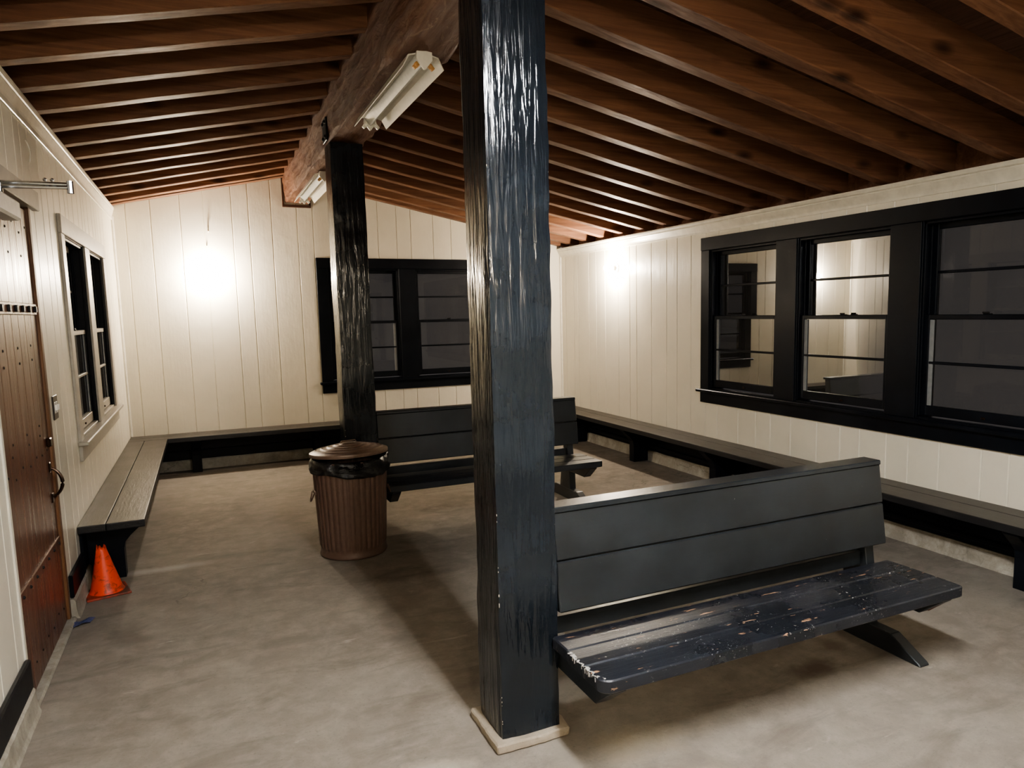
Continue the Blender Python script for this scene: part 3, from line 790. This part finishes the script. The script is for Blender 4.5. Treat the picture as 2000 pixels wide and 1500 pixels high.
for j, (r, z) in enumerate(bp):
    ring = []
    for k in range(n):
        a = 2*PI*k/n; rr = r+(bagmod(a, r, z) if j > 1 else 0)*min(1, j/4)
        dz = (.016*math.sin(a*2+.6)+.012*noise.noise(Vector((math.cos(a)*2, math.sin(a)*2, 3))))*(j/10)
        if j > 1: dz += .01*math.sin(a+.9)*(1-j/10)
        ring.append(mb.bm.verts.new((bc[0]+rr*math.cos(a), bc[1]+rr*math.sin(a), z+dz)))
    rings.append(ring)
for i in range(len(rings)-1):
    for k in range(n): mb._face((rings[i][k], rings[i][(k+1) % n], rings[i+1][(k+1) % n], rings[i+1][k]))
bag = mb.build('bin_liner', 'bag', e, smooth=True)
mb = MB(); rn = random.Random(3)                     # gathered knot at the front
for k in range(7):
    a = -PI/2-.1+rn.uniform(-.25, .25); p0 = Vector((bc[0]+.264*math.cos(a), bc[1]+.264*math.sin(a), .625+rn.uniform(-.012, .012)))
    mb.tube([p0, p0+Vector((rn.uniform(-.05, .05), -.004, rn.uniform(-.012, .02))), p0+Vector((rn.uniform(-.08, .08), .004, rn.uniform(-.01, .025)))], [.010, .007, .003], 6)
mb.build('bag_knot', 'bag', bag, smooth=True)
mb = MB(); lp = [(.256, -.022), (.258, -.010), (.256, .0), (.246, .004)]
for i in range(1, 6):
    r0 = .246-.042*i+.012; z = .004+.0085*i
    lp += [(r0+.012, z-.002), (r0+.002, z+.005), (r0-.006, z+.003)]
lp += [(.03, .052), (.004, .053)]
mb.lathe(lp, 72, (0, 0, 0), capb=False)
tilt = Matrix.Translation((bc[0], bc[1]+.004, .700)) @ Matrix.Rotation(math.radians(-2.6), 4, 'X') @ Matrix.Rotation(math.radians(-1.0), 4, 'Y')
mb.xf(tilt); lid = mb.build('lid', 'lid', e, smooth=False)
mb = MB(); mb.tube([(-.055, 0, .048), (-.045, 0, .062), (.045, 0, .064), (.055, 0, .048)], .0045, 6); mb.xf(tilt); mb.build('lid_handle', 'lid', lid)

# ---------------------------------------------------------------- traffic cone
cc = (-.622, 4.862)
e = empty('traffic_cone', (cc[0], cc[1], 0), 'small scuffed orange traffic cone at the near end of the left wall bench', 'cone')
mb = MB(); b = bmesh.new(); bmesh.ops.create_cube(b, size=1)
mb.box(-.113, .113, -.113, .113, 0, .014, .006, seg=2); mb.xf(Matrix.Translation((cc[0], cc[1], 0)) @ Matrix.Rotation(math.radians(14), 4, 'Z'))
b.free(); mb.build('cone_base', 'cone_base', e, label='dirty reddish square base')
mb = MB(); n = 40; pr = [(.093, .014), (.088, .022), (.083, .03)]+[(.083-.060*i/14, .03+.252*i/14) for i in range(1, 15)]
rings = []
for j, (r, z) in enumerate(pr):
    ring = []
    for k in range(n):
        a = 2*PI*k/n; zz = z
        if j == len(pr)-1: zz += .008*math.sin(a*3)+.006*math.sin(a*7+1)
        ring.append(mb.bm.verts.new((cc[0]+.004+r*math.cos(a)-.012*(z/.28), cc[1]+r*math.sin(a), zz)))
    rings.append(ring)
rings.append([mb.bm.verts.new(v.co+Vector((0, 0, -.05))*1+Vector((cc[0]-v.co.x-.008, cc[1]-v.co.y, 0))*.15) for v in rings[-1]])
for i in range(len(rings)-1):
    for k in range(n): mb._face((rings[i][k], rings[i][(k+1) % n], rings[i+1][(k+1) % n], rings[i+1][k]))
mb.build('cone_body', 'cone', e, smooth=True)

# ---------------------------------------------------------------- lamps on the walls
def lamp(name, loc, d, label):
    """d: unit vector out of the wall"""
    e = empty(name, loc, label, 'lamp', 'bare bulbs in porcelain holders')
    rot = Vector((0, 0, 1)).rotation_difference(Vector(d)).to_matrix().to_4x4(); tf = Matrix.Translation(loc) @ rot
    mb = MB(); mb.lathe([(.052, 0), (.054, .006), (.046, .016), (.026, .024), (.024, .05), (.027, .056), (.02, .058)], 32); mb.xf(tf); mb.build('lamp_holder', 'porcelain', e, smooth=True)
    mb = MB(); mb.lathe([(.013, .055), (.014, .075), (.022, .092), (.031, .112), (.034, .130), (.031, .148), (.020, .160), (.006, .165)], 20); mb.xf(tf); mb.build('bulb', 'bulb', e, smooth=True)
    return e
lamp('wall_lamp', (.085, YB, 2.06), (0, -1, 0), 'glowing bare bulb in a white holder on the far wall, left of the beam end')
lamp('wall_lamp', (XR, 7.12, 2.07), (-1, 0, 0), 'glowing bare bulb in a white holder on the right wall near the far corner')
lamp('wall_lamp', (.085, YF, 2.06), (0, 1, 0), 'glowing bare bulb in a white holder on the front wall behind the viewpoint')
# two odd nails / hooks above the far lamp
mb = MB(); mb.tube([(.122, YB, 2.500), (.118, YB-.03, 2.504), (.13, YB-.04, 2.498)], .006, 6); tag(mb.build('wall_hook', 'cream_trim', smooth=True), 'painted-over hook on the far wall above the lamp', 'hook')
mb = MB(); mb.tube([(.097, YB, 2.355), (.099, YB-.018, 2.353)], .006, 6); tag(mb.build('wall_nail', 'cream_trim', smooth=True), 'painted-over nail on the far wall just above the lamp', 'nail')
mb = MB(); pts = []
for i in range(9): t = i/8; pts.append((XL+.002+.014*math.sin(PI*t), 4.58+.02*math.sin(PI*t)*-1+.04*t, 2.515-.10*t))
mb.tube(pts, .0045, 6); tag(mb.build('cable_loop', 'cream_trim', smooth=True), 'short cream painted cable loop high on the left wall above the door', 'cable')

# ---------------------------------------------------------------- fluorescent fixtures under the beam
def fixture(y0, y1, label, lit=False):
    cx_ = 1.008; z1 = BZ0-.004; L = y1-y0
    e = empty('strip_light', (cx_, (y0+y1)/2, z1), label, 'light fixture', 'fluorescent strip lights under the ridge beam')
    mb = MB()                                     # V ballast cover along the middle
    mb.prism([(cx_-.034, z1), (cx_+.034, z1), (cx_+.034, z1-.018), (cx_+.004, z1-.060), (cx_-.004, z1-.060), (cx_-.034, z1-.018)], 'y', y0+.012, y1-.012, .001)
    mb.build('ballast_cover', 'reflector', e)
    for s in (-1, 1):                             # reflector wings with a turned-down lip
        mb = MB()
        mb.prism([(cx_+s*.033, z1-.010), (cx_+s*.072, z1-.020), (cx_+s*.098, z1-.072), (cx_+s*.095, z1-.074), (cx_+s*.068, z1-.026), (cx_+s*.033, z1-.016)], 'y', y0+.02, y1-.02)
        mb.build('reflector', 'fixture', e)
    for yy, sg in ((y0, 1), (y1, -1)):
        mb = MB(); a, b_ = sorted((yy, yy+sg*.014))
        mb.prism([(cx_-.036, z1), (cx_+.036, z1), (cx_+.038, z1-.042), (cx_+.003, z1-.086), (cx_-.003, z1-.086), (cx_-.038, z1-.042)], 'y', a, b_, .0015)
        mb.build('end_plate', 'fixture', e)
        for s in (-1, 1):
            mb = MB(); mb.box(-.010, .010, -.009, .009, 0, .040, .003); mb.lathe([(.0095, .004), (.0125, .010), (.0125, .024), (.0095, .030)], 12)
            ax = Vector((s*.68, 0, -.73)).normalized(); rot = Vector((0, 0, 1)).rotation_difference(ax).to_matrix().to_4x4()
            mb.xf(Matrix.Translation((cx_+s*.020, yy+sg*.026, z1-.048)) @ rot)
            mb.build('tube_holder', 'socket' if yy == y0 else 'fixture', e)
    if lit:
        for s in (-1, 1):
            mb = MB(); mb.tube([(cx_+s*.050, y0+.03, z1-.056), (cx_+s*.050, y1-.03, z1-.056)], .013, 12); mb.build('fluorescent_tube', 'tube', e, smooth=True)
    return e
fixture(3.40, 4.62, 'nearer white strip light without tubes hanging under the ridge beam between the posts')
fixture(6.46, 7.80, 'farther white strip light without tubes under the beam end near the far wall')
fixture(.12, 1.34, 'lit white strip light under the ridge beam in front of the foreground post', True)

# ---------------------------------------------------------------- switch, scrap
e = empty('light_switch', (XL, 4.635, 1.14), 'dark plate with two ivory light switches between the door and the left window', 'switch')
mb = MB(); mb.box(XL, XL+.007, 4.575, 4.695, 1.075, 1.205, .003); pl_ = mb.build('switch_plate', 'plate', e)
for y in (4.612, 4.658):
    mb = MB(); mb.box(XL+.006, XL+.020, y-.007, y+.007, 1.125, 1.155, .003); mb.build('toggle', 'ivory', e)
    mb = MB(); mb.box(XL+.004, XL+.009, y-.013, y+.013, 1.11, 1.17, .002); mb.build('toggle_surround', 'ivory', e)
mb = MB(); b = bmesh.new(); bmesh.ops.create_grid(b, x_segments=12, y_segments=8, size=1)
for v in b.verts:
    x, y = v.co.x*.05, v.co.y*.028
    v.co = Vector((-.685+x*.9+y*.3, 4.40+y*1.3+x*.5, .010+.010*abs(noise.noise(Vector((x*60, y*80, 2))))+.004*math.sin(x*90)))
    if v.co.z < .004: v.co.z = .004
mb.add(b); tag(mb.build('plastic_scrap', 'blue', smooth=True), 'small crumpled blue plastic scrap on the floor by the door', 'scrap')

# ---------------------------------------------------------------- world, camera, colour
w = bpy.data.worlds.new('night'); bpy.context.scene.world = w; w.use_nodes = True
bg = w.node_tree.nodes['Background']; bg.inputs[0].default_value = (.14, .126, .120, 1); bg.inputs[1].default_value = .38  # grey glow behind the glass, raised to give the panes haze
cam = bpy.data.cameras.new('camera'); co = bpy.data.objects.new('camera', cam); COL.objects.link(co)
yaw, pit, rol = 0.4414, 0.1212, -0.0194
fwd = Vector((math.sin(yaw)*math.cos(pit), math.cos(yaw)*math.cos(pit), -math.sin(pit)))
rt = Vector((math.cos(yaw), -math.sin(yaw), 0)); up = rt.cross(fwd)
c_, s_ = math.cos(rol), math.sin(rol)
r2 = rt*c_+up*s_; u2 = up*c_-rt*s_
co.matrix_world = Matrix(((r2.x, u2.x, -fwd.x, 0), (r2.y, u2.y, -fwd.y, 0), (r2.z, u2.z, -fwd.z, 1.6), (0, 0, 0, 1)))
cam.sensor_fit = 'HORIZONTAL'; cam.sensor_width = 36; cam.lens = 1416.03/2000*36
cam.shift_x = -71.93/2000; cam.shift_y = 31.15/2000; cam.clip_start = .02; cam.clip_end = 100
sc = bpy.context.scene; sc.camera = co
sc.view_settings.view_transform = 'AgX'; sc.view_settings.look = 'AgX - Medium High Contrast'; sc.view_settings.exposure = 2.5
